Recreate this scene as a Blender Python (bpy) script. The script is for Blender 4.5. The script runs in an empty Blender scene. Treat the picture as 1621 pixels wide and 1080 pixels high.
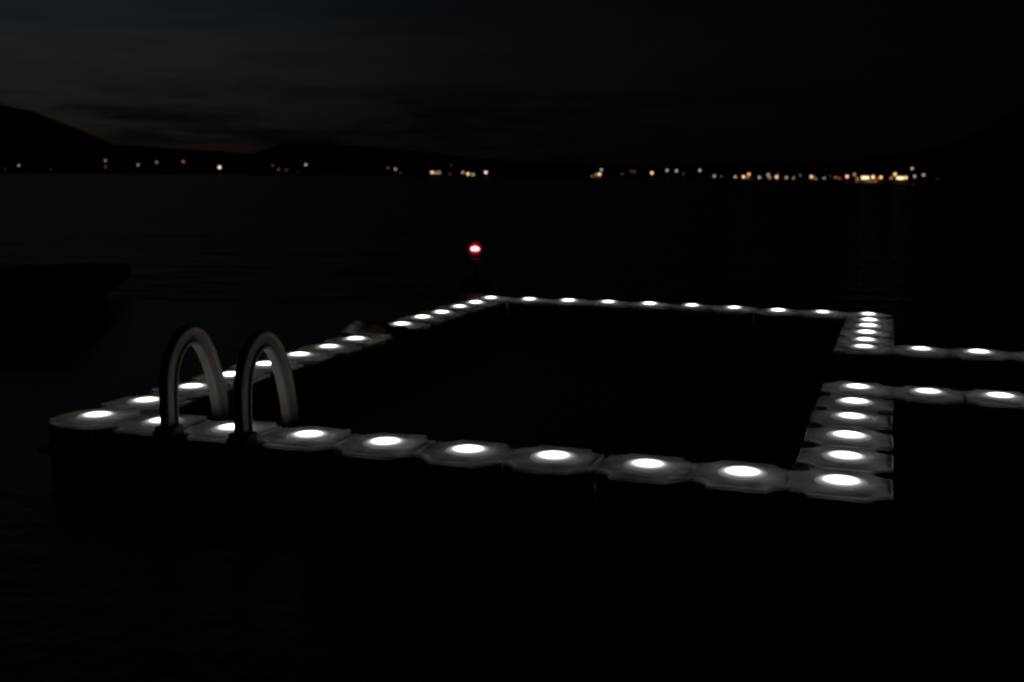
import bpy, bmesh, math, random
from mathutils import Vector, Matrix, noise
random.seed(7)
S = bpy.context.scene
COL = S.collection
PI = math.pi

# ------------------------------------------------------------------ helpers
def link(o, parent=None):
    COL.objects.link(o)
    if parent is not None: o.parent = parent
    return o
def mesh_obj(name, bm, mat, parent=None, smooth=True):
    bmesh.ops.recalc_face_normals(bm, faces=bm.faces)
    me = bpy.data.meshes.new(name); bm.to_mesh(me); bm.free()
    me.materials.append(mat)
    if smooth:
        for p in me.polygons: p.use_smooth = True
    return link(bpy.data.objects.new(name, me), parent)
def thing(name, label, cat, loc=(0, 0, 0), rz=0.0, group=None):
    o = bpy.data.objects.new(name, None); o.empty_display_size = .1
    o.location = loc; o.rotation_euler = (0, 0, rz)
    o['label'] = label; o['category'] = cat
    if group: o['group'] = group
    return link(o)
def tag(o, label, cat, group=None):
    o['label'] = label; o['category'] = cat
    if group: o['group'] = group
    return o
def dup(root, loc, rot=(0, 0, 0), label=None):
    r = root.copy(); COL.objects.link(r); r.location = loc; r.rotation_euler = rot
    if label: r['label'] = label
    for ch in list(root.children):
        c = ch.copy(); COL.objects.link(c); c.parent = r
        for g in ch.children:
            d = g.copy(); COL.objects.link(d); d.parent = c
    return r
def box(bm, c, s, rz=0.0, bevel=0.0):
    g = bmesh.ops.create_cube(bm, size=1.0)
    vs = g['verts']
    bmesh.ops.scale(bm, vec=s, verts=vs)
    if bevel:
        es = list({e for v in vs for e in v.link_edges})
        r = bmesh.ops.bevel(bm, geom=es, offset=bevel, segments=2, affect='EDGES', profile=.5)
        vs = list({v for v in r['verts']} | {v for v in vs if v.is_valid})
    bmesh.ops.rotate(bm, cent=(0, 0, 0), matrix=Matrix.Rotation(rz, 3, 'Z'), verts=vs)
    bmesh.ops.translate(bm, vec=c, verts=vs)
def lathe(bm, prof, n=24, c=(0, 0, 0)):
    rings = []
    for r, z in prof:
        if r < 1e-6: rings.append([bm.verts.new((c[0], c[1], c[2] + z))])
        else: rings.append([bm.verts.new((c[0] + r * math.cos(2 * PI * k / n), c[1] + r * math.sin(2 * PI * k / n), c[2] + z)) for k in range(n)])
    for a, b in zip(rings, rings[1:]):
        for k in range(n):
            k2 = (k + 1) % n
            if len(a) == 1 and len(b) == 1: continue
            if len(a) == 1: bm.faces.new((a[0], b[k], b[k2]))
            elif len(b) == 1: bm.faces.new((a[k], b[0], a[k2]))
            else: bm.faces.new((a[k], b[k], b[k2], a[k2]))

# ------------------------------------------------------------------ materials
def newmat(name):
    m = bpy.data.materials.new(name); m.use_nodes = True
    nt = m.node_tree; b = nt.nodes['Principled BSDF']
    return m, nt, b
def plastic(name, col, rough, bump=.15, scale=14, vary=.35):
    m, nt, b = newmat(name)
    tc = nt.nodes.new('ShaderNodeTexCoord'); oi = nt.nodes.new('ShaderNodeObjectInfo')
    add = nt.nodes.new('ShaderNodeVectorMath'); add.operation = 'ADD'
    mul = nt.nodes.new('ShaderNodeVectorMath'); mul.operation = 'SCALE'; mul.inputs[3].default_value = 3.0
    nt.links.new(oi.outputs['Location'], mul.inputs[0])
    nt.links.new(tc.outputs['Object'], add.inputs[0]); nt.links.new(mul.outputs[0], add.inputs[1])
    n = nt.nodes.new('ShaderNodeTexNoise'); n.inputs['Scale'].default_value = scale; n.inputs['Detail'].default_value = 5
    nt.links.new(add.outputs[0], n.inputs['Vector'])
    cr = nt.nodes.new('ShaderNodeValToRGB')
    cr.color_ramp.elements[0].position = .32; cr.color_ramp.elements[1].position = .68
    cr.color_ramp.elements[0].color = (*[c * (1 - vary) for c in col], 1)
    cr.color_ramp.elements[1].color = (*col, 1)
    nt.links.new(n.outputs['Fac'], cr.inputs[0]); nt.links.new(cr.outputs[0], b.inputs['Base Color'])
    n2 = nt.nodes.new('ShaderNodeTexNoise'); n2.inputs['Scale'].default_value = scale * 6; n2.inputs['Detail'].default_value = 2
    nt.links.new(add.outputs[0], n2.inputs['Vector'])
    mx = nt.nodes.new('ShaderNodeMath'); mx.operation = 'ADD'
    nt.links.new(n.outputs['Fac'], mx.inputs[0]); nt.links.new(n2.outputs['Fac'], mx.inputs[1])
    bu = nt.nodes.new('ShaderNodeBump'); bu.inputs['Strength'].default_value = bump; bu.inputs['Distance'].default_value = .02
    nt.links.new(mx.outputs[0], bu.inputs['Height']); nt.links.new(bu.outputs[0], b.inputs['Normal'])
    b.inputs['Roughness'].default_value = rough
    return m
def emit(name, col, s):
    m, nt, b = newmat(name); nt.nodes.remove(b)
    e = nt.nodes.new('ShaderNodeEmission'); e.inputs[0].default_value = (*col, 1); e.inputs[1].default_value = s
    nt.links.new(e.outputs[0], nt.nodes['Material Output'].inputs['Surface'])
    return m

M_float = plastic('float_plastic', (.76, .74, .71), .6, bump=.12, scale=9, vary=.40)
# below the deck edge the sides' shade is painted into the plastic colour
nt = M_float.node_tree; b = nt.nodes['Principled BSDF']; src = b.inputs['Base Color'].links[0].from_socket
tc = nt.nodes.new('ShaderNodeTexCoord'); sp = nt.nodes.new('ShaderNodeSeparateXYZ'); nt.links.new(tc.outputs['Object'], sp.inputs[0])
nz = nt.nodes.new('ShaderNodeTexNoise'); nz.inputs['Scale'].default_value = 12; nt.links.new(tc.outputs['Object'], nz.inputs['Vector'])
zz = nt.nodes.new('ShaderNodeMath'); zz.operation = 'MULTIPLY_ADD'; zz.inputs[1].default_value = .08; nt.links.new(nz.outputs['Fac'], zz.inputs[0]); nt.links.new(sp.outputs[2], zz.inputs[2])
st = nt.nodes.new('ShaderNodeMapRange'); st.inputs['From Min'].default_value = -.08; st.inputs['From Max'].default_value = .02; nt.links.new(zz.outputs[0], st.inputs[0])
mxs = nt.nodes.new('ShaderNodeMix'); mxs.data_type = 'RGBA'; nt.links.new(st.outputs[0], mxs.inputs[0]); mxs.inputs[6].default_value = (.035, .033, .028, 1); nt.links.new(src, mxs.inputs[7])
geo = nt.nodes.new('ShaderNodeNewGeometry'); mxi = nt.nodes.new('ShaderNodeMix'); mxi.data_type = 'RGBA'      # inside blackened so lamp light does not bounce within
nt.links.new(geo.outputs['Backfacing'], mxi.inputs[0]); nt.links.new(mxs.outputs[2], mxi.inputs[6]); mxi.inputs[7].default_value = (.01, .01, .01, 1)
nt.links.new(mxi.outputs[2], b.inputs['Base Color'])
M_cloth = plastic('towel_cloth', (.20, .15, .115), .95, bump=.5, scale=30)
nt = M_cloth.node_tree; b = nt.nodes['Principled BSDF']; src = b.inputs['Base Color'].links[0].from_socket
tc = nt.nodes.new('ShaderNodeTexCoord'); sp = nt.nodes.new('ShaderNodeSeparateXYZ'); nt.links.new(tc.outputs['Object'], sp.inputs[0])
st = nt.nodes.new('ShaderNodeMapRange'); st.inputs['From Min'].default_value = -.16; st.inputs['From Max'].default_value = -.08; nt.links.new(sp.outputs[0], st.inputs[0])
mxs = nt.nodes.new('ShaderNodeMix'); mxs.data_type = 'RGBA'; nt.links.new(st.outputs[0], mxs.inputs[0]); mxs.inputs[6].default_value = (.75, .68, .60, 1); nt.links.new(src, mxs.inputs[7])  # neighbouring lamp's highlight, painted into the colour of the left end
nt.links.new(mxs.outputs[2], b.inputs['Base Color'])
# deck: translucent white skin with the lamp shining through it from inside the float
M_deck = plastic('deck_plastic', (.74, .73, .71), .6, bump=.12, scale=7, vary=.60)
nt = M_deck.node_tree; b = nt.nodes['Principled BSDF']; src = b.inputs['Base Color'].links[0].from_socket
tl = nt.nodes.new('ShaderNodeBsdfTranslucent'); mxd = nt.nodes.new('ShaderNodeMixShader'); mxd.inputs[0].default_value = .5
tc = nt.nodes.new('ShaderNodeTexCoord'); sp = nt.nodes.new('ShaderNodeSeparateXYZ'); nt.links.new(tc.outputs['Object'], sp.inputs[0])
sd = nt.nodes.new('ShaderNodeMapRange'); sd.inputs['From Min'].default_value = -.012; sd.inputs['From Max'].default_value = -.001; sd.inputs['To Min'].default_value = .14; nt.links.new(sp.outputs[2], sd.inputs[0])   # rim colour darkened to hold its glow down to the deck's
scv = nt.nodes.new('ShaderNodeVectorMath'); scv.operation = 'SCALE'; nt.links.new(src, scv.inputs[0]); nt.links.new(sd.outputs[0], scv.inputs[3])
nt.links.new(scv.outputs[0], tl.inputs[0]); nt.links.new(b.outputs[0], mxd.inputs[1]); nt.links.new(tl.outputs[0], mxd.inputs[2])
nt.links.new(mxd.outputs[0], nt.nodes['Material Output'].inputs['Surface'])
M_lug = plastic('lug_plastic', (.06, .058, .05), .6)
M_pin = plastic('pin_plastic', (.8, .8, .82), .5, vary=.1)
M_rail = plastic('rail_plastic', (.15, .138, .124), .8, bump=.05, scale=20, vary=.2)
M_bracket = plastic('bracket_plastic', (.012, .012, .013), .6)
M_wood = plastic('weathered_wood', (.05, .045, .04), .9)
M_black = plastic('black_metal', (.015, .015, .016), .6)
M_wall = plastic('dark_render', (.05, .045, .04), .9)
M_hill = plastic('hill_forest', (.012, .014, .012), 1.0, bump=0, scale=.01)

LENS_S, LENS_L, LAMP_W = .047, 18, .62
# lamp lens: bright lamp core, plus its soft halo painted as wider, dimmer emission
M_lens, nt, b = newmat('lamp_lens'); nt.nodes.remove(b)
tc = nt.nodes.new('ShaderNodeTexCoord'); sp = nt.nodes.new('ShaderNodeSeparateXYZ')
nt.links.new(tc.outputs['Object'], sp.inputs[0])
px = nt.nodes.new('ShaderNodeMath'); px.operation = 'MULTIPLY'; nt.links.new(sp.outputs[0], px.inputs[0]); nt.links.new(sp.outputs[0], px.inputs[1])
py = nt.nodes.new('ShaderNodeMath'); py.operation = 'MULTIPLY_ADD'; nt.links.new(sp.outputs[1], py.inputs[0]); nt.links.new(sp.outputs[1], py.inputs[1]); nt.links.new(px.outputs[0], py.inputs[2])
ex = nt.nodes.new('ShaderNodeMath'); ex.operation = 'MULTIPLY'; ex.inputs[1].default_value = -1 / LENS_S ** 2; nt.links.new(py.outputs[0], ex.inputs[0])
gx = nt.nodes.new('ShaderNodeMath'); gx.operation = 'EXPONENT'; nt.links.new(ex.outputs[0], gx.inputs[0])
mr = nt.nodes.new('ShaderNodeMath'); mr.operation = 'MULTIPLY_ADD'; mr.inputs[1].default_value = LENS_L; ex2 = nt.nodes.new('ShaderNodeMath'); ex2.operation = 'MULTIPLY'; ex2.inputs[1].default_value = -1 / .088 ** 2; nt.links.new(py.outputs[0], ex2.inputs[0])
gx2 = nt.nodes.new('ShaderNodeMath'); gx2.operation = 'EXPONENT'; nt.links.new(ex2.outputs[0], gx2.inputs[0])
gx3 = nt.nodes.new('ShaderNodeMath'); gx3.operation = 'MULTIPLY_ADD'; gx3.inputs[1].default_value = .36; gx3.inputs[2].default_value = .012; nt.links.new(gx2.outputs[0], gx3.inputs[0]); nt.links.new(gx3.outputs[0], mr.inputs[2]); nt.links.new(gx.outputs[0], mr.inputs[0])
em = nt.nodes.new('ShaderNodeEmission'); em.inputs[0].default_value = (1, .975, .94, 1)
oi = nt.nodes.new('ShaderNodeObjectInfo'); rv = nt.nodes.new('ShaderNodeMapRange'); rv.inputs['To Min'].default_value = .65; rv.inputs['To Max'].default_value = 1.35; nt.links.new(oi.outputs['Random'], rv.inputs[0])
rm = nt.nodes.new('ShaderNodeMath'); rm.operation = 'MULTIPLY'; nt.links.new(mr.outputs[0], rm.inputs[0]); nt.links.new(rv.outputs[0], rm.inputs[1])
nt.links.new(rm.outputs[0], em.inputs[1]); nt.links.new(em.outputs[0], nt.nodes['Material Output'].inputs['Surface'])

# water
M_water, nt, b = newmat('lake_water')
b.inputs['Base Color'].default_value = (.003, .0045, .006, 1)
b.inputs['Roughness'].default_value = .12; b.inputs['IOR'].default_value = 1.38
tc = nt.nodes.new('ShaderNodeTexCoord')
def lk(a, c): nt.links.new(a, c)
# sheltered calm water around the pontoon, ruffled water further out
dv = nt.nodes.new('ShaderNodeVectorMath'); dv.operation = 'DISTANCE'; dv.inputs[1].default_value = (3.2, 0, 0); lk(tc.outputs['Object'], dv.inputs[0])
cn_ = nt.nodes.new('ShaderNodeTexNoise'); cn_.inputs['Scale'].default_value = .35; cn_.inputs['Detail'].default_value = 3; lk(tc.outputs['Object'], cn_.inputs['Vector'])
ca = nt.nodes.new('ShaderNodeMath'); ca.operation = 'MULTIPLY_ADD'; ca.inputs[1].default_value = 2.5; lk(cn_.outputs['Fac'], ca.inputs[0]); lk(dv.outputs['Value'], ca.inputs[2])
calm = nt.nodes.new('ShaderNodeMapRange'); calm.inputs['From Min'].default_value = 10.8; calm.inputs['From Max'].default_value = 13.5; calm.inputs['To Min'].default_value = 0.0; calm.inputs['To Max'].default_value = 1.0; lk(ca.outputs[0], calm.inputs[0])
def wn(sx, sy, sc, det, dist, near, prev):
    mp = nt.nodes.new('ShaderNodeMapping'); mp.inputs['Scale'].default_value = (sx, sy, 1); mp.inputs['Rotation'].default_value = (0, 0, .5)
    lk(tc.outputs['Object'], mp.inputs[0])
    n = nt.nodes.new('ShaderNodeTexNoise'); n.inputs['Scale'].default_value = sc; n.inputs['Detail'].default_value = det
    lk(mp.outputs[0], n.inputs['Vector'])
    st_ = nt.nodes.new('ShaderNodeMapRange'); st_.inputs['To Min'].default_value = near; st_.inputs['To Max'].default_value = 1; lk(calm.outputs[0], st_.inputs[0])
    bu = nt.nodes.new('ShaderNodeBump'); bu.inputs['Distance'].default_value = dist; lk(st_.outputs[0], bu.inputs['Strength'])
    lk(n.outputs['Fac'], bu.inputs['Height'])
    if prev: lk(prev.outputs[0], bu.inputs['Normal'])
    return bu
b1 = wn(.6, 1, .22, 3, .7, .1, None)
b2 = wn(.45, 1, 1.1, 4, .36, .10, b1)
b3 = wn(.8, 1, 7, 3, .035, .50, b2)
lk(b3.outputs[0], b.inputs['Normal'])
rg = nt.nodes.new('ShaderNodeMapRange'); rg.inputs['To Min'].default_value = .30; rg.inputs['To Max'].default_value = .31; lk(calm.outputs[0], rg.inputs[0]); lk(rg.outputs[0], b.inputs['Roughness'])

# ------------------------------------------------------------------ camera (measured)
F, CX, CY, CZ, YAW, PIT, ROL = 1706.070217775695, 4.666069460167231, -5.4469372299757355, 1.510867563982257, 0.3358891525221784, -0.1531420787131864, 0.0046639529982834965
PW, PH = 1621.0, 1080.0
cam_d = bpy.data.cameras.new('camera'); cam = link(bpy.data.objects.new('camera', cam_d)); S.camera = cam
fw = Vector((-math.sin(YAW) * math.cos(PIT), math.cos(YAW) * math.cos(PIT), math.sin(PIT)))
r0 = Vector((math.cos(YAW), math.sin(YAW), 0)); u0 = r0.cross(fw)
rr = math.cos(ROL) * r0 + math.sin(ROL) * u0; uu = -math.sin(ROL) * r0 + math.cos(ROL) * u0
cam.matrix_world = Matrix(((rr.x, uu.x, -fw.x, CX), (rr.y, uu.y, -fw.y, CY), (rr.z, uu.z, -fw.z, CZ), (0, 0, 0, 1)))
cam_d.sensor_width = 36; cam_d.lens = 36 * F / PW
cam_d.clip_start = .05; cam_d.clip_end = 20000
cam_d.dof.use_dof = True; cam_d.dof.focus_distance = 4.6; cam_d.dof.aperture_fstop = 2.5
WZ = -.35                                   # water level; float tops are z = 0
def ray(u, v):
    return (fw + rr * ((u - PW / 2) / F) - uu * ((v - PH / 2) / F))
def far_point(u, v, D):
    """world point seen at photo position (u, v), at horizontal distance D"""
    d = ray(u, v); t = D / math.hypot(d.x, d.y)
    return Vector((CX, CY, CZ)) + d * t

# ------------------------------------------------------------------ water
bm = bmesh.new()
bmesh.ops.create_grid(bm, x_segments=2, y_segments=2, size=9000)
water = mesh_obj('water', bm, M_water, smooth=False); water.location = (0, 0, WZ); water['kind'] = 'structure'

# ------------------------------------------------------------------ float modules
def float_outline():
    h = .2485; r = .100; pts = []
    for cx, cy in ((h, h), (-h, h), (-h, -h), (h, -h)):
        st = {(1, 1): (-PI / 2, -PI), (-1, 1): (0, -PI / 2), (-1, -1): (PI / 2, 0), (1, -1): (PI, PI / 2)}[(1 if cx > 0 else -1, 1 if cy > 0 else -1)]
        # concave quarter circle scooped from each corner
        pts += [(cx + r * math.cos(st[0] + (st[1] - st[0]) * k / 8), cy + r * math.sin(st[0] + (st[1] - st[0]) * k / 8)) for k in range(9)]
    return pts
def float_bm(levels, cap_top, cap_bottom):
    pts = float_outline(); bm = bmesh.new(); n = len(pts)
    def ring(off, z):
        out = []
        for i, (x, y) in enumerate(pts):
            ax, ay = pts[i - 1]; bx, by = pts[(i + 1) % n]
            tx, ty = bx - ax, by - ay; L = math.hypot(tx, ty); nx, ny = ty / L, -tx / L
            out.append(bm.verts.new((x - nx * off, y - ny * off, z)))
        return out
    rings = [ring(*q) for q in levels]
    for a, c in zip(rings, rings[1:]):
        for k in range(n): bm.faces.new((a[k], a[(k + 1) % n], c[(k + 1) % n], c[k]))
    if cap_top: bm.faces.new(rings[-1])
    if cap_bottom: bm.faces.new(list(reversed(rings[0])))
    return bm
def lug_bm(sx, sy, z):
    bm = bmesh.new(); h = .2485; n = 8
    lo, hi = [], []
    for zz, L in ((z - .03, lo), (z, hi)):
        for k in range(n + 1):
            t = k / n * PI / 2
            L.append(bm.verts.new((sx * (h - .1 * math.cos(t)), sy * (h - .1 * math.sin(t)), zz)))
        L.append(bm.verts.new((sx * (h + .0), sy * (h + .0), zz)))
    bm.faces.new(hi); bm.faces.new(list(reversed(lo)))
    for k in range(n + 2): bm.faces.new((lo[k], lo[(k + 1) % (n + 2)], hi[(k + 1) % (n + 2)], hi[k]))
    return bm
def lens_bm():
    bm = bmesh.new(); R = .128; H = .015
    prof = [(R, .0003), (R, .0012)] + [(R * math.cos(a) ** .8 if a < PI / 2 - .01 else 0, .0012 + (H - .0012) * math.sin(a)) for a in [PI / 2 * k / 7 for k in range(1, 8)]]
    lathe(bm, prof, 20); return bm
GROUP = 'lit white float modules of the floating pontoon'
proto = thing('float_module', 'x', 'float', group=GROUP)
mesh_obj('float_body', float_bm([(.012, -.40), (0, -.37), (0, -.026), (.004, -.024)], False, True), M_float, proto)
mesh_obj('deck', float_bm([(.0005, -.0235), (.0005, -.013), (.003, -.006), (.009, -.002), (.018, 0.0)], True, False), M_deck, proto)
ld = bpy.data.lights.new('lamp', 'POINT'); ld.energy = LAMP_W; ld.color = (1, .975, .95); ld.shadow_soft_size = .02
lo = link(bpy.data.objects.new('lamp', ld), proto); lo.location = (0, 0, -.036)
for (sx, sy, z) in ((1, 1, -.10), (-1, 1, -.135), (-1, -1, -.17), (1, -1, -.205)):
    mesh_obj('lug', lug_bm(sx, sy, z), M_lug, proto, smooth=False)
mesh_obj('lamp_lens', lens_bm(), M_lens, proto)
# same module without its lamp (the lamp is buried under the towel)
W9 = ['', 'second', 'third', 'fourth', 'fifth', 'sixth', 'seventh', 'eighth', 'ninth', 'tenth', 'eleventh', 'twelfth', 'thirteenth', 'fourteenth']
front_dx = [.023, .012, .014, .022, .020, .023, .012, .024, .017, .001]
front_dy = [-.05, -.048, -.045, -.036, -.045, -.034, -.016, .010, .012, .033]
back_dx = [.05, .038, .032, .022, .022, .026, .014, .014, .002, -.012]
back_dy = [-.03, .02, .035, .055, .062, .06, .045, .015, .003, .003]
left_dx = [.023, .018, .025, .022, .022, .038, .044, .046, .036, .028, .026, .038, .048, .056, .05]
left_dy = [-.05, -.066, -.076, -.084, -.095, -.108, -.108, -.108, -.09, -.064, -.045, -.046, -.046, -.06, -.03]
right_dx = [.001, .003, .001, -.001, .001, .005, 0, 0, 0, .0, .003, .002, .006, .008, -.012]
right_dy = [.033, .040, .045, .054, .068, .088, 0, 0, 0, .036, .027, .014, .010, .004, .003]
mods = []
for i in range(10):
    if i == 0: lab = 'white float with lit lamp at the pontoon\'s near left corner'
    elif i == 9: lab = 'white float with lit lamp at the near right corner of the pontoon'
    else:
        lab = f'white lit float in the near row, {W9[9 - i + 0] if 9 - i >= 1 else ""} from the near right corner'
        lab = f'white lit float in the near row, {W9[10 - i - 1]} counting from its right corner'
        if i == 1: lab = 'white lit float in the near row, just left of the ladder, lamp partly hidden'
        if i == 2: lab = 'white lit float in the near row between the two ladder rails'
        if i == 3: lab = 'white lit float in the near row just right of the ladder'
    mods.append((i * .5 + front_dx[i], front_dy[i], lab))
for i in range(10):
    if i == 0: lab = 'white lit float at the far left corner of the pontoon'
    elif i == 9: lab = 'white lit float at the far right corner of the pontoon'
    else: lab = f'white lit float in the far row, {W9[i]} from its left corner'
    mods.append((i * .5 + back_dx[i], 7 + back_dy[i], lab))
for j in range(1, 14):
    if j == 8: lab = None
    elif j == 7: lab = 'white lit float in the left row just nearer than the brown towel'
    elif j == 9: lab = 'white lit float in the left row just beyond the brown towel'
    else: lab = f'white lit float in the left row, {W9[j]} from the near left corner'
    mods.append((left_dx[j], j * .5 + left_dy[j], lab if j != 8 else 'TOWEL'))
for j in list(range(1, 6)) + list(range(9, 14)):
    if j == 5: lab = 'white lit float in the right row where the nearer walkway joins'
    elif j == 9: lab = 'white lit float in the right row where the farther walkway joins'
    elif j < 5: lab = f'white lit float in the near half of the right row, {W9[j]} from the corner'
    else: lab = f'white lit float in the far half of the right row, {W9[14 - j]} from the far corner'
    mods.append((4.5 + right_dx[j], j * .5 + right_dy[j], lab))
for (j, dy, nm) in ((5, .071, 'nearer'), (9, .081, 'farther')):
    for i in range(10, 14):
        sx = {10: -.022, 11: -.052, 12: -.07, 13: -.085}[i]
        sy = {10: dy, 11: dy + .025, 12: dy + .04, 13: dy + .05}[i]
        pos = {10: 'first beyond the gap corner', 11: 'second out from the pontoon', 12: 'third out, at the picture edge', 13: 'fourth out'}[i]
        pos = {10: 'next to the right row', 11: 'second out from the right row', 12: 'third out, cut by the picture edge', 13: 'fourth'}[i]
        if i == 13: continue
        mods.append((i * .5 + sx, j * .5 + sy, f'white lit float of the {nm} walkway, {pos}'))
towel_xy = None
for k, (x, y, lab) in enumerate(mods):
    z = random.uniform(-.005, .005); rot = (random.uniform(-.008, .008), random.uniform(-.008, .008), random.uniform(-.012, .012))
    if lab == 'TOWEL':
        t = thing('float_module', 'white float in the left row with the brown towel lying over it', 'float', (x, y, z), 0, GROUP)
        for ch in proto.children:
            if ch.name.startswith('lamp_lens'): continue
            c = ch.copy(); COL.objects.link(c); c.parent = t
        towel_xy = (x, y); continue
    if k == 0:
        proto.location = (x, y, z); proto.rotation_euler = rot; proto['label'] = lab
    else:
        r_ = dup(proto, (x, y, z), rot, lab)
        for ch in r_.children:
            if ch.type == 'LIGHT': ch.data = ch.data.copy(); ch.data.energy = LAMP_W * random.uniform(.75, 1.3)

# coupling pins along the pool side of the right row
bm = bmesh.new()
lathe(bm, [(0, -.23), (.03, -.23), (.03, -.03), (.040, -.026), (.043, -.006), (.036, 0), (.030, 0), (.026, -.006), (0, -.006)], 20)
pin0 = mesh_obj('coupling_pin', bm, M_pin)
tag(pin0, 'x', 'coupling pin', 'pale coupling pins on the pool side of the right row')
pins = [(4.285, .5 * j - .25 + (right_dy[j - 1] + right_dy[j]) / 2, f'pale pin on the pool side of the right row, {["", "nearest", "second nearest", "third nearest", "fourth nearest", "fifth nearest"][j]} the camera') for j in range(1, 6)]
for k, (x, y, lab) in enumerate(pins):
    p = pin0 if k == 0 else pin0.copy()
    if k: COL.objects.link(p)
    p.location = (x, y, 0); p['label'] = lab

# ------------------------------------------------------------------ ladder
lad = thing('pool_ladder', 'brown plastic pool ladder with two tall arched grab rails on the near float row', 'ladder', (1.0, -.04, 0))
def rail_bm():
    bm = bmesh.new()
    cp = [(-.255, -.1), (-.255, .02), (-.255, .15), (-.25, .28), (-.225, .40), (-.165, .495), (-.075, .55), (.02, .545), (.10, .475), (.162, .37), (.208, .25), (.24, .12), (.255, 0), (.257, -.3), (.257, -.7), (.257, -1.0)]
    pth = []
    for q in range(1, len(cp) - 2):
        p0, p1, p2, p3 = [Vector(c_) for c_ in cp[q - 1:q + 3]]
        for k in range(5):
            t = k / 5
            v = .5 * ((2 * p1) + (p2 - p0) * t + (2 * p0 - 5 * p1 + 4 * p2 - p3) * t * t + (3 * p1 - p0 - 3 * p2 + p3) * t ** 3)
            pth.append((v.x, v.y))
    pth.append(cp[-2])
    # section: (across x, outward normal): channelled outer face, rounded edges
    w, d = .031, .055
    sec = [(-w * .8, -d), (w * .8, -d), (w, -d * .86), (w, -d * .66), (w * .55, -d * .5), (w * .55, d * .5), (w, d * .66), (w, d * .86), (w * .8, d),
           (-w * .8, d), (-w, d * .86), (-w, d * .66), (-w * .55, d * .5), (-w * .55, -d * .5), (-w, -d * .66), (-w, -d * .86)]
    rings = []
    for i, (y, z) in enumerate(pth):
        a = pth[max(i - 1, 0)]; b_ = pth[min(i + 1, len(pth) - 1)]
        ty, tz = b_[0] - a[0], b_[1] - a[1]; L = math.hypot(ty, tz); ny, nz = -tz / L, ty / L
        rings.append([bm.verts.new((sx, y + ny * q, z + nz * q)) for sx, q in sec])
    for a, c in zip(rings, rings[1:]):
        m = len(sec)
        for k in range(m): bm.faces.new((a[k], a[(k + 1) % m], c[(k + 1) % m], c[k]))
    bm.faces.new(rings[0]); bm.faces.new(list(reversed(rings[-1])))
    return bm
for sx in (-.25, .25):
    r = mesh_obj('grab_rail', rail_bm(), M_rail, lad, smooth=False); r.location = (sx, 0, 0)
    for e in r.data.polygons: e.use_smooth = False
    bm = bmesh.new(); box(bm, (0, -.262, .004), (.13, .11, .10), 0, .012); box(bm, (0, -.325, -.12), (.12, .035, .30), 0, .008)
    f = mesh_obj('foot_bracket', bm, M_bracket, r)
for z in (-.30, -.58, -.86):
    bm = bmesh.new(); box(bm, (0, .262, z), (.42, .11, .035), 0, .008); mesh_obj('step', bm, M_rail, lad)

# ------------------------------------------------------------------ towel over one lamp of the left row
tx, ty = towel_xy
bm = bmesh.new(); NX, NY = 64, 44; LX, LY = .60, .42
grid = [[None] * (NY + 1) for _ in range(NX + 1)]
for a in range(NX + 1):
    for c in range(NY + 1):
        x = (a / NX - .5) * LX + .03; y = (c / NY - .5) * LY - .05
        y += .02 * math.sin(x * 7)
        edge = min(1, min(a, NX - a) / 7) ** .5 * min(1, min(c, NY - c) / 6) ** .5
        z = .010 + .050 * edge * math.exp(-((x + .10) / .22) ** 2 - ((y + .07) / .17) ** 2)
        z += .030 * edge * (noise.noise(Vector((x * 7, y * 11, 3))) + .55 * abs(noise.noise(Vector((x * 15, y * 12, 9)))) + .2)
        z += .010 * edge + .036 * edge * math.exp(-((x + .20) / .08) ** 2)
        over = x - .225
        if over > 0: z -= over * .45
        z = max(z, .012) if over <= 0 else z
        grid[a][c] = bm.verts.new((x, y, z))
for a in range(NX):
    for c in range(NY): bm.faces.new((grid[a][c], grid[a + 1][c], grid[a + 1][c + 1], grid[a][c + 1]))
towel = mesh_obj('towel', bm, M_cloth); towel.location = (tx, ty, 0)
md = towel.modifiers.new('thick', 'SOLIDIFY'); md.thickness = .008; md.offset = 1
tag(towel, 'crumpled dark brown towel with a lamp highlight painted on one end, lying over a float of the left row', 'towel')

# ------------------------------------------------------------------ dark raft on the left
A = Vector((-6.64, 8.61, 0)); Bp = Vector((-3.95, 4.27, 0))
ax = (Bp - A).normalized(); L = (Bp - A).length + .4; side = Vector((ax.y, -ax.x, 0))
if side.x > 0: side = -side
Wd = 5.2
raft = thing('swimming_raft', 'unlit dark wooden raft floating beyond the left row', 'raft', A, math.atan2(ax.y, ax.x))
sgn = 1 if Vector((-ax.y, ax.x, 0)).dot(side) > 0 else -1
bm = bmesh.new(); npl = 42
for k in range(npl):
    box(bm, (L * (k + .5) / npl, sgn * Wd / 2, .085), (L / npl - .012, Wd, .03), 0, .003)
mesh_obj('deck', bm, M_wood, raft, smooth=False)
bm = bmesh.new()
for s in (.02, Wd - .02): box(bm, (L / 2, sgn * s, -.02), (L, .06, .17), 0, .004)
for s in (.03, L - .03): box(bm, (s, sgn * Wd / 2, -.022), (.06, Wd - .12, .166), 0, .004)
mesh_obj('frame', bm, M_wood, raft, smooth=False)
for s in (.6, Wd / 2, Wd - .6):
    bm = bmesh.new(); box(bm, (L / 2, sgn * s, -.26), (L - .3, .55, .30), 0, .06); mesh_obj('float_tank', bm, M_black, raft)

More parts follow.
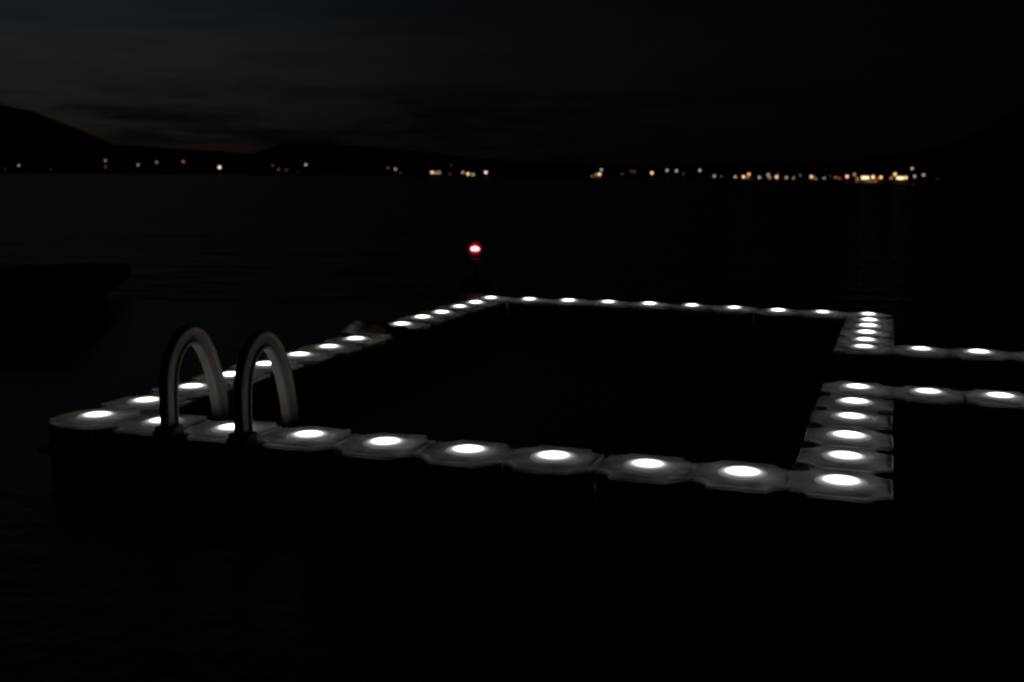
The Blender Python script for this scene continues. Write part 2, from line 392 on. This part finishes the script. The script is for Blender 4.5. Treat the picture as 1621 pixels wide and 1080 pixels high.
# ------------------------------------------------------------------ red beacon on a spar buoy
bp = far_point(752, 394, 17.6)
bea = thing('beacon_buoy', 'spar buoy with a glowing red beacon in the water beyond the far row', 'buoy', (bp.x, bp.y, WZ))
hz = bp.z - WZ
bm = bmesh.new(); lathe(bm, [(0, -.5), (.10, -.5), (.24, -.25), (.25, .08), (.16, .17), (.05, .20), (0, .20)], 28); mesh_obj('hull', bm, M_black, bea)
bm = bmesh.new(); lathe(bm, [(.025, .18), (.022, hz - .19), (.10, hz - .18), (.10, hz - .170), (0, hz - .170)], 20); mesh_obj('mast', bm, M_black, bea)  # plate at the top widened to shade mast and hull
M_red = emit('beacon_core', (1, .30, .34), 4.5)
bm = bmesh.new(); lathe(bm, [(0, -.030), (.055, -.030), (.068, -.015), (.068, .015), (.040, .026), (.014, .040), (0, .044)], 24)
core = mesh_obj('lamp_core', bm, M_red, bea); core.location = (0, 0, hz)
# red bloom around the core, painted as a glowing volume
M_redhalo, nt, b = newmat('beacon_halo'); nt.nodes.remove(b)
tc = nt.nodes.new('ShaderNodeTexCoord'); ln = nt.nodes.new('ShaderNodeVectorMath'); ln.operation = 'LENGTH'
nt.links.new(tc.outputs['Object'], ln.inputs[0])
mr = nt.nodes.new('ShaderNodeMapRange'); mr.inputs['From Min'].default_value = .05; mr.inputs['From Max'].default_value = .14
mr.inputs['To Min'].default_value = 1.0; mr.inputs['To Max'].default_value = 0.0
nt.links.new(ln.outputs['Value'], mr.inputs[0])
pw = nt.nodes.new('ShaderNodeMath'); pw.operation = 'POWER'; pw.inputs[1].default_value = 2.2; nt.links.new(mr.outputs[0], pw.inputs[0])
ml = nt.nodes.new('ShaderNodeMath'); ml.operation = 'MULTIPLY'; ml.inputs[1].default_value = 4.5; nt.links.new(pw.outputs[0], ml.inputs[0])
em = nt.nodes.new('ShaderNodeEmission'); em.inputs[0].default_value = (1, .02, .04, 1); nt.links.new(ml.outputs[0], em.inputs[1])
nt.links.new(em.outputs[0], nt.nodes['Material Output'].inputs['Volume'])
bm = bmesh.new(); bmesh.ops.create_uvsphere(bm, u_segments=24, v_segments=16, radius=.14)
halo_o = mesh_obj('lens', bm, M_redhalo, bea); halo_o.location = (0, 0, hz)  # sphere that only carries the painted red bloom

# ------------------------------------------------------------------ far shore
SH = [(-900, 3600), (-300, 2800), (0, 2300), (400, 1300), (760, 720), (1030, 560), (1400, 380), (1621, 330), (2200, 300), (2900, 300)]
RID = [(-900, 120), (-300, 160), (0, 183), (60, 194), (120, 211), (180, 234), (250, 237), (330, 241), (400, 245), (425, 238), (450, 229), (480, 226), (520, 229), (600, 234), (680, 241), (760, 251), (860, 257), (1000, 262), (1150, 262), (1300, 258), (1400, 250), (1500, 236), (1560, 213), (1621, 178), (1750, 130), (2200, 110), (2900, 100)]
def interp(T, u):
    for (a, va), (b_, vb) in zip(T, T[1:]):
        if a <= u <= b_: return va + (vb - va) * (u - a) / (b_ - a)
    return T[-1][1]
def hv(u): return 272.9 + .00466 * u        # horizon line
rows = []
bm = bmesh.new()
us = [-900 + 8 * k for k in range(476)]
for u in us:
    Ds = interp(SH, u); d = ray(u, hv(u)); L_ = math.hypot(d.x, d.y); dx, dy = d.x / L_, d.y / L_
    ridge_v = interp(RID, u) + 1.8 * noise.noise(Vector((u * .03, 0, 0))) + 1.2 * noise.noise(Vector((u * .13, 5, 0)))
    Dr = 3900; hr = (hv(u) - ridge_v) / F * Dr * .97 * L_
    col_ = []
    for q in (-.004, 0, .01, .03, .08, .2, .4, .65, 1, 1.25):
        D = Ds + (Dr - Ds) * q if q > 0 else Ds * (1 + q)
        if q < 0: z = WZ - 3
        elif q == 0: z = WZ + .4
        elif q <= 1: z = WZ + .8 + hr * q ** 1.15 + (6 * noise.noise(Vector((u * .02, q * 9, 1))) * q if q < 1 else 0)
        else: z = 0
        col_.append(bm.verts.new((CX + dx * D, CY + dy * D, z)))
    rows.append(col_)
for a, c in zip(rows, rows[1:]):
    for k in range(len(a) - 1): bm.faces.new((a[k], a[k + 1], c[k + 1], c[k]))
hills = mesh_obj('hills', bm, M_hill, smooth=False); hills['kind'] = 'structure'

LC = {'w': (1, .58, .28), 'o': (1, .36, .14), 'c': (.80, .88, 1), 'y': (1, .80, .42), 'n': (1, .72, .48)}
CL = {'V': (1.6, .12), 'F': (1.9, .30), 'S': (1.8, 1.1), 'M': (2.6, 1.2), 'B': (3.6, 2.3), 'X': (4.4, 2.2)}
mats = {}
def lmat(c, k):
    if (c, k) not in mats: mats[(c, k)] = emit('shore_light_' + c + k, LC[c], CL[k][1])
    return mats[(c, k)]
G = 'lamps along the far shore'
lamps = [
 (8, 268, 'V', 'o', 'very faint orange lamp at the far left end of the opposite shore'),
 (30, 262, 'S', 'n', 'small white lamp near the left picture edge on the opposite shore'),
 (80, 268, 'V', 'o', 'very faint lamp at the foot of the big left hill'),
 (167, 254, 'S', 'w', 'upper of two small orange lamps one above the other at left'),
 (167, 264, 'F', 'o', 'lower, fainter of two orange lamps one above the other at left'),
 (218.5, 261, 'S', 'n', 'small lamp low on the shore, first right of the stacked orange pair'),
 (248, 257, 'S', 'w', 'small lamp higher up, second right of the stacked orange pair'),
 (290, 256, 'S', 'w', 'small lone lamp left of the big bright warm lamp'),
 (347.6, 265, 'B', 'n', 'biggest brightest warm lamp on the left third of the far shore'),
 (432, 262, 'F', 'o', 'faint orange lamp, leftmost of the dim bunch under the middle hill'),
 (441, 268, 'F', 'n', 'faint pale lamp inside the dim bunch under the middle hill'),
 (453, 269, 'F', 'o', 'faint orange lamp, lower right one of the dim bunch'),
 (472, 273, 'V', 'o', 'very faint lamp on the waterline just below the middle hill'),
 (484, 261, 'M', 'n', 'clear warm lamp just right of the dim bunch under the hill'),
 (614, 266, 'F', 'n', 'faint lamp close left of the lone medium lamp'),
 (626, 268, 'M', 'w', 'lone medium lamp midway along the left half of the shore'),
 (634, 274, 'V', 'c', 'very faint greenish lamp low right of the lone medium lamp'),
 (684, 273, 'B', 'w', 'left and brightest of three touching warm lamps above the red beacon'),
 (690, 274, 'M', 'y', 'middle of three touching warm lamps left of the red beacon'),
 (695.5, 273, 'M', 'w', 'right of three touching warm lamps left of the red beacon'),
 (714, 262, 'V', 'c', 'very faint cool lamp high above the shore over a faint pink one'),
 (712, 276, 'F', 'o', 'faint pink lamp between the two warm trios'),
 (732.6, 273, 'M', 'n', 'upper left lamp of the warm trio above the red beacon'),
 (741, 275.5, 'B', 'w', 'brightest middle lamp of the warm trio above the red beacon'),
 (749, 276.5, 'M', 'y', 'right lamp of the warm trio above the red beacon'),
 (749, 281, 'F', 'c', 'small pale light at the waterline under the warm trio'),
 (769, 273, 'B', 'n', 'single bright round lamp right above the red beacon'),
 (937, 279, 'S', 'o', 'small orange lamp at the left foot of the central cluster'),
 (944, 277, 'M', 'o', 'orange lamp in the middle of the central cluster'),
 (949, 276, 'B', 'n', 'brightest warm lamp of the central cluster'),
 (952, 269, 'M', 'c', 'cool white lamp on top of the central cluster'),
 (985, 275, 'F', 'o', 'faint red lamp right of the central cluster'),
 (996, 283, 'V', 'n', 'very faint light on the waterline right of the central cluster'),
 (999, 271, 'F', 'o', 'faint pink left lamp of a close pair'),
 (1004, 272, 'F', 'n', 'faint pale right lamp of a close pair'),
 (1032, 274, 'B', 'w', 'bright lone warm lamp just left of the cool white pair'),
 (1041, 283.5, 'V', 'n', 'very faint light at the water right below the lone warm lamp'),
 (1056, 270, 'M', 'c', 'left lamp of the cool white pair'),
 (1071, 270.5, 'M', 'c', 'right lamp of the cool white pair'),
 (1082, 275.5, 'F', 'o', 'faint red lamp just right of the cool white pair'),
 (1108, 270, 'M', 'c', 'lone cool white lamp left of the long row of warm lamps'),
 (1131, 279, 'M', 'n', 'first lamp at the left end of the long warm row'),
 (1142, 280, 'F', 'w', 'dim second lamp of the long warm row'),
 (1164, 280, 'M', 'n', 'third lamp of the long warm row, standing alone'),
 (1177, 280, 'B', 'w', 'bright lamp left of a stacked orange pair in the warm row'),
 (1185.5, 276, 'B', 'o', 'upper orange lamp of the stacked pair in the warm row'),
 (1184, 281, 'S', 'w', 'lower small lamp of the stacked pair in the warm row'),
 (1189, 283.8, 'F', 'c', 'faint bluish light at the water under the stacked pair'),
 (1202, 281, 'M', 'y', 'yellowish lamp standing alone right of the stacked pair'),
 (1216, 276.5, 'M', 'n', 'upper pale lamp of the second stacked pair in the warm row'),
 (1218, 281, 'M', 'w', 'lower lamp of the second stacked pair in the warm row'),
 (1229.5, 280.5, 'B', 'w', 'bright pinkish lamp under a faint one in the warm row'),
 (1231.5, 276, 'F', 'o', 'faint lamp over the bright pinkish lamp'),
 (1245, 281, 'M', 'y', 'dim yellow lamp right of the bright pinkish lamp'),
 (1256.5, 282, 'S', 'n', 'small low lamp right of the dim yellow lamp'),
 (1267, 277.5, 'F', 'c', 'small faint white lamp a little above the warm row'),
 (1284.5, 280, 'B', 'w', 'bright orange-edged lamp with a small one at its lower right'),
 (1291, 283, 'S', 'w', 'small low lamp touching the bright orange-edged lamp'),
 (1304.7, 282, 'S', 'c', 'small greenish-white lamp alone in a darker gap'),
 (1314, 278, 'V', 'n', 'tiny faint lamp above the darker gap'),
 (1322.6, 281, 'S', 'w', 'left of two small lamps before the brightest stretch'),
 (1329, 282.5, 'S', 'o', 'right, lower of two small lamps before the brightest stretch'),
 (1341, 279.5, 'B', 'w', 'big warm lamp just left of the brightest stretch'),
 (1352.7, 276.5, 'M', 'w', 'raised warm lamp between the big one and the kiosk'),
 (1357, 283, 'M', 'o', 'orange lamp low beside the brighter kiosk'),
 (1357, 288, 'S', 'n', 'small white reflection made as a glowing globe, under the orange lamp beside the kiosk'),  # a lamp's reflection on the water, made as a glowing globe
 (1382, 280.5, 'X', 'w', 'dazzling lamp immediately right of the brighter kiosk'),
 (1394.5, 281, 'B', 'w', 'bright lamp second right of the brighter kiosk'),
 (1389, 283, 'S', 'o', 'small orange lamp between the two bright lamps right of the kiosk'),
 (1371.5, 287.5, 'F', 'n', 'dim light on the water edge, left of three under the bright stretch'),
 (1377.5, 287.5, 'S', 'w', 'small light on the water edge, middle of three under the bright stretch'),
 (1385.5, 287.5, 'S', 'w', 'small light on the water edge, right of three under the bright stretch'),
 (1411, 282, 'M', 'o', 'orange lamp low at left of the yellow kiosk'),
 (1417, 276, 'B', 'w', 'bright lamp raised over the left side of the yellow kiosk'),
 (1434, 281.5, 'B', 'w', 'bright lamp at the right side of the yellow kiosk'),
 (1444, 267, 'M', 'n', 'highest lamp on the right, well above the yellow kiosk'),
 (1448, 279.5, 'M', 'n', 'dim white lamp below the highest lamp on the right'),
 (1462, 277, 'M', 'n', 'second last lamp at the right end, dim white'),
 (1484.5, 282.5, 'V', 'o', 'last lamp at the right end, barely glowing'),
]
base_globe = {}
def shore_lamp(u, v, k, c, lab):
    Ds = interp(SH, u); L0 = .0
    D = Ds * 1.012 + 2
    if v > 286: D = Ds * .985                                     # lowest globes stand just off the shoreline
    pt = far_point(u, v, D); s = D / F
    hgt = pt.z - WZ
    r = CL[k][0] / 2 * s * 1.02
    ped = min(hgt, 30)
    t = thing('shore_lamp', lab, 'lamp', (pt.x, pt.y, pt.z - ped), 0, G)
    bm = bmesh.new(); bmesh.ops.create_icosphere(bm, subdivisions=2, radius=r)
    g = mesh_obj('lamp_globe', bm, lmat(c, k), t); g.location = (0, 0, ped)
    bm = bmesh.new(); pr = .12 * r + .05; lathe(bm, [(pr * 1.6, 0), (pr, .6), (pr * .7, max(ped - r * .9, .7)), (0, max(ped - r * .9, .7) + .01)], 8)
    mesh_obj('post', bm, M_black, t)
for a in lamps: shore_lamp(*a)
def kiosk(u, v, wpx, hpx, c, k, lab):
    D = interp(SH, u) * 1.01 + 2; pt = far_point(u, v, D); s = D / F
    w, h = wpx * s, hpx * s
    t = thing('kiosk', lab, 'kiosk', (pt.x, pt.y, WZ + .3), YAW + (PW / 2 - u) / F, 'lit kiosks on the far shore')
    z0 = pt.z - (WZ + .3)
    bm = bmesh.new(); box(bm, (0, 1.2 * w * .4, z0 / 2 + h * .2), (w * 1.15, w * .8, z0 + h), 0, .02); mesh_obj('wall', bm, M_wall, t, smooth=False)
    bm = bmesh.new(); box(bm, (0, w * .44, z0 + h * .75), (w * 1.35, w * 1.1, .12), 0, .02); mesh_obj('roof', bm, M_wall, t, smooth=False)
    n = 3
    for q in range(n):
        bm = bmesh.new(); box(bm, ((q - 1) * w / n, w * .04, z0), (w / n * .82, .06, h * .85), 0, .01)
        wn_ = mesh_obj('window', bm, lmat(c, k), t, smooth=False)
kiosk(1369.5, 281.5, 11, 4.6, 'y', 'X', 'small waterfront kiosk with dazzling lit windows in the brightest stretch')
kiosk(1425, 282, 10, 4.2, 'y', 'B', 'smaller yellow-lit waterfront kiosk near the right end of the lights')

# ------------------------------------------------------------------ sky (last light, upper left)
w = bpy.data.worlds.new('World'); S.world = w; w.use_nodes = True
nt = w.node_tree; bg = nt.nodes['Background']; N = nt.nodes; Lk = nt.links
def node(t, **kw):
    n = N.new(t)
    for k_, v_ in kw.items(): setattr(n, k_, v_)
    return n
def mth(op, a, b_=None, c=None):
    n = node('ShaderNodeMath', operation=op)
    for i_, q in enumerate((a, b_, c)):
        if q is None: continue
        if isinstance(q, (int, float)): n.inputs[i_].default_value = q
        else: Lk.new(q, n.inputs[i_])
    return n.outputs[0]
tc = node('ShaderNodeTexCoord'); nrm = node('ShaderNodeVectorMath', operation='NORMALIZE'); Lk.new(tc.outputs['Generated'], nrm.inputs[0])
sp = node('ShaderNodeSeparateXYZ'); Lk.new(nrm.outputs[0], sp.inputs[0])
sky = node('ShaderNodeTexSky', sky_type='NISHITA'); sky.sun_disc = False
glow_az = math.atan2(-.69, .72)                        # compass angle of the afterglow
sky.sun_elevation = math.radians(-5.5); sky.sun_rotation = glow_az
az = mth('ARCTAN2', sp.outputs[0], sp.outputs[1])
da = mth('SUBTRACT', az, glow_az)
da2 = mth('MULTIPLY', da, da)
side_ = mth('ADD', mth('MULTIPLY', mth('EXPONENT', mth('MULTIPLY', da2, -1 / (2 * .20 ** 2))), .72), mth('MULTIPLY', mth('EXPONENT', mth('MULTIPLY', da2, -1 / (2 * .46 ** 2))), .30))
el = sp.outputs[2]
ramp = node('ShaderNodeValToRGB'); Lk.new(mth('MULTIPLY', el, 2.5), ramp.inputs[0])
cr = ramp.color_ramp; cr.elements[0].position = 0; cr.elements[0].color = (.0045, .0030, .0024, 1)
cr.elements[1].position = 1; cr.elements[1].color = (.0012, .0018, .0026, 1)
for p_, c_ in ((.07, (.0070, .0050, .0040)), (.14, (.0090, .0078, .0066)), (.21, (.0112, .0112, .0102)), (.29, (.0102, .0122, .0134)), (.38, (.0070, .0096, .0118)), (.50, (.0082, .0110, .0138)), (.70, (.0100, .0135, .0165)), (.85, (.0040, .0058, .0080))):
    e = cr.elements.new(p_); e.color = (*c_, 1)
mp = node('ShaderNodeMapping'); mp.inputs['Scale'].default_value = (2.6, 2.6, 24); Lk.new(nrm.outputs[0], mp.inputs[0])
cn = node('ShaderNodeTexNoise'); cn.inputs['Scale'].default_value = 2.6; cn.inputs['Detail'].default_value = 6; cn.inputs['Roughness'].default_value = .6; Lk.new(mp.outputs[0], cn.inputs['Vector'])
cm = node('ShaderNodeMapRange'); cm.inputs['From Min'].default_value = .44; cm.inputs['From Max'].default_value = .60; cm.inputs['To Min'].default_value = 1.05; cm.inputs['To Max'].default_value = .30; Lk.new(cn.outputs['Fac'], cm.inputs[0])
# clouds mostly low over the hills
lowm = node('ShaderNodeMapRange'); lowm.inputs['From Min'].default_value = .05; lowm.inputs['From Max'].default_value = .085; lowm.inputs['To Min'].default_value = 0; lowm.inputs['To Max'].default_value = .78; Lk.new(el, lowm.inputs[0])
cmx = node('ShaderNodeMix', data_type='FLOAT'); Lk.new(lowm.outputs[0], cmx.inputs[0]); Lk.new(cm.outputs[0], cmx.inputs[2]); cmx.inputs[3].default_value = .95
tot = mth('MULTIPLY', side_, cmx.outputs[0])
sc1 = node('ShaderNodeVectorMath', operation='SCALE'); Lk.new(ramp.outputs[0], sc1.inputs[0]); Lk.new(tot, sc1.inputs[3])
sc2 = node('ShaderNodeVectorMath', operation='SCALE'); Lk.new(sky.outputs[0], sc2.inputs[0]); sc2.inputs[3].default_value = .0
ad = node('ShaderNodeVectorMath', operation='ADD'); Lk.new(sc1.outputs[0], ad.inputs[0]); Lk.new(sc2.outputs[0], ad.inputs[1])
ad2 = node('ShaderNodeVectorMath', operation='ADD'); Lk.new(ad.outputs[0], ad2.inputs[0]); ad2.inputs[1].default_value = (.00025, .0003, .0005)
Lk.new(ad2.outputs[0], bg.inputs[0]); bg.inputs[1].default_value = 1.0

# ------------------------------------------------------------------ render settings
S.view_settings.view_transform = 'Standard'; S.view_settings.look = 'None'; S.view_settings.exposure = 0; S.view_settings.gamma = 1
S.cycles.filter_width = 2.2
S.cycles.use_denoising = True
S.cycles.sample_clamp_indirect = 4
S.cycles.max_bounces = 6
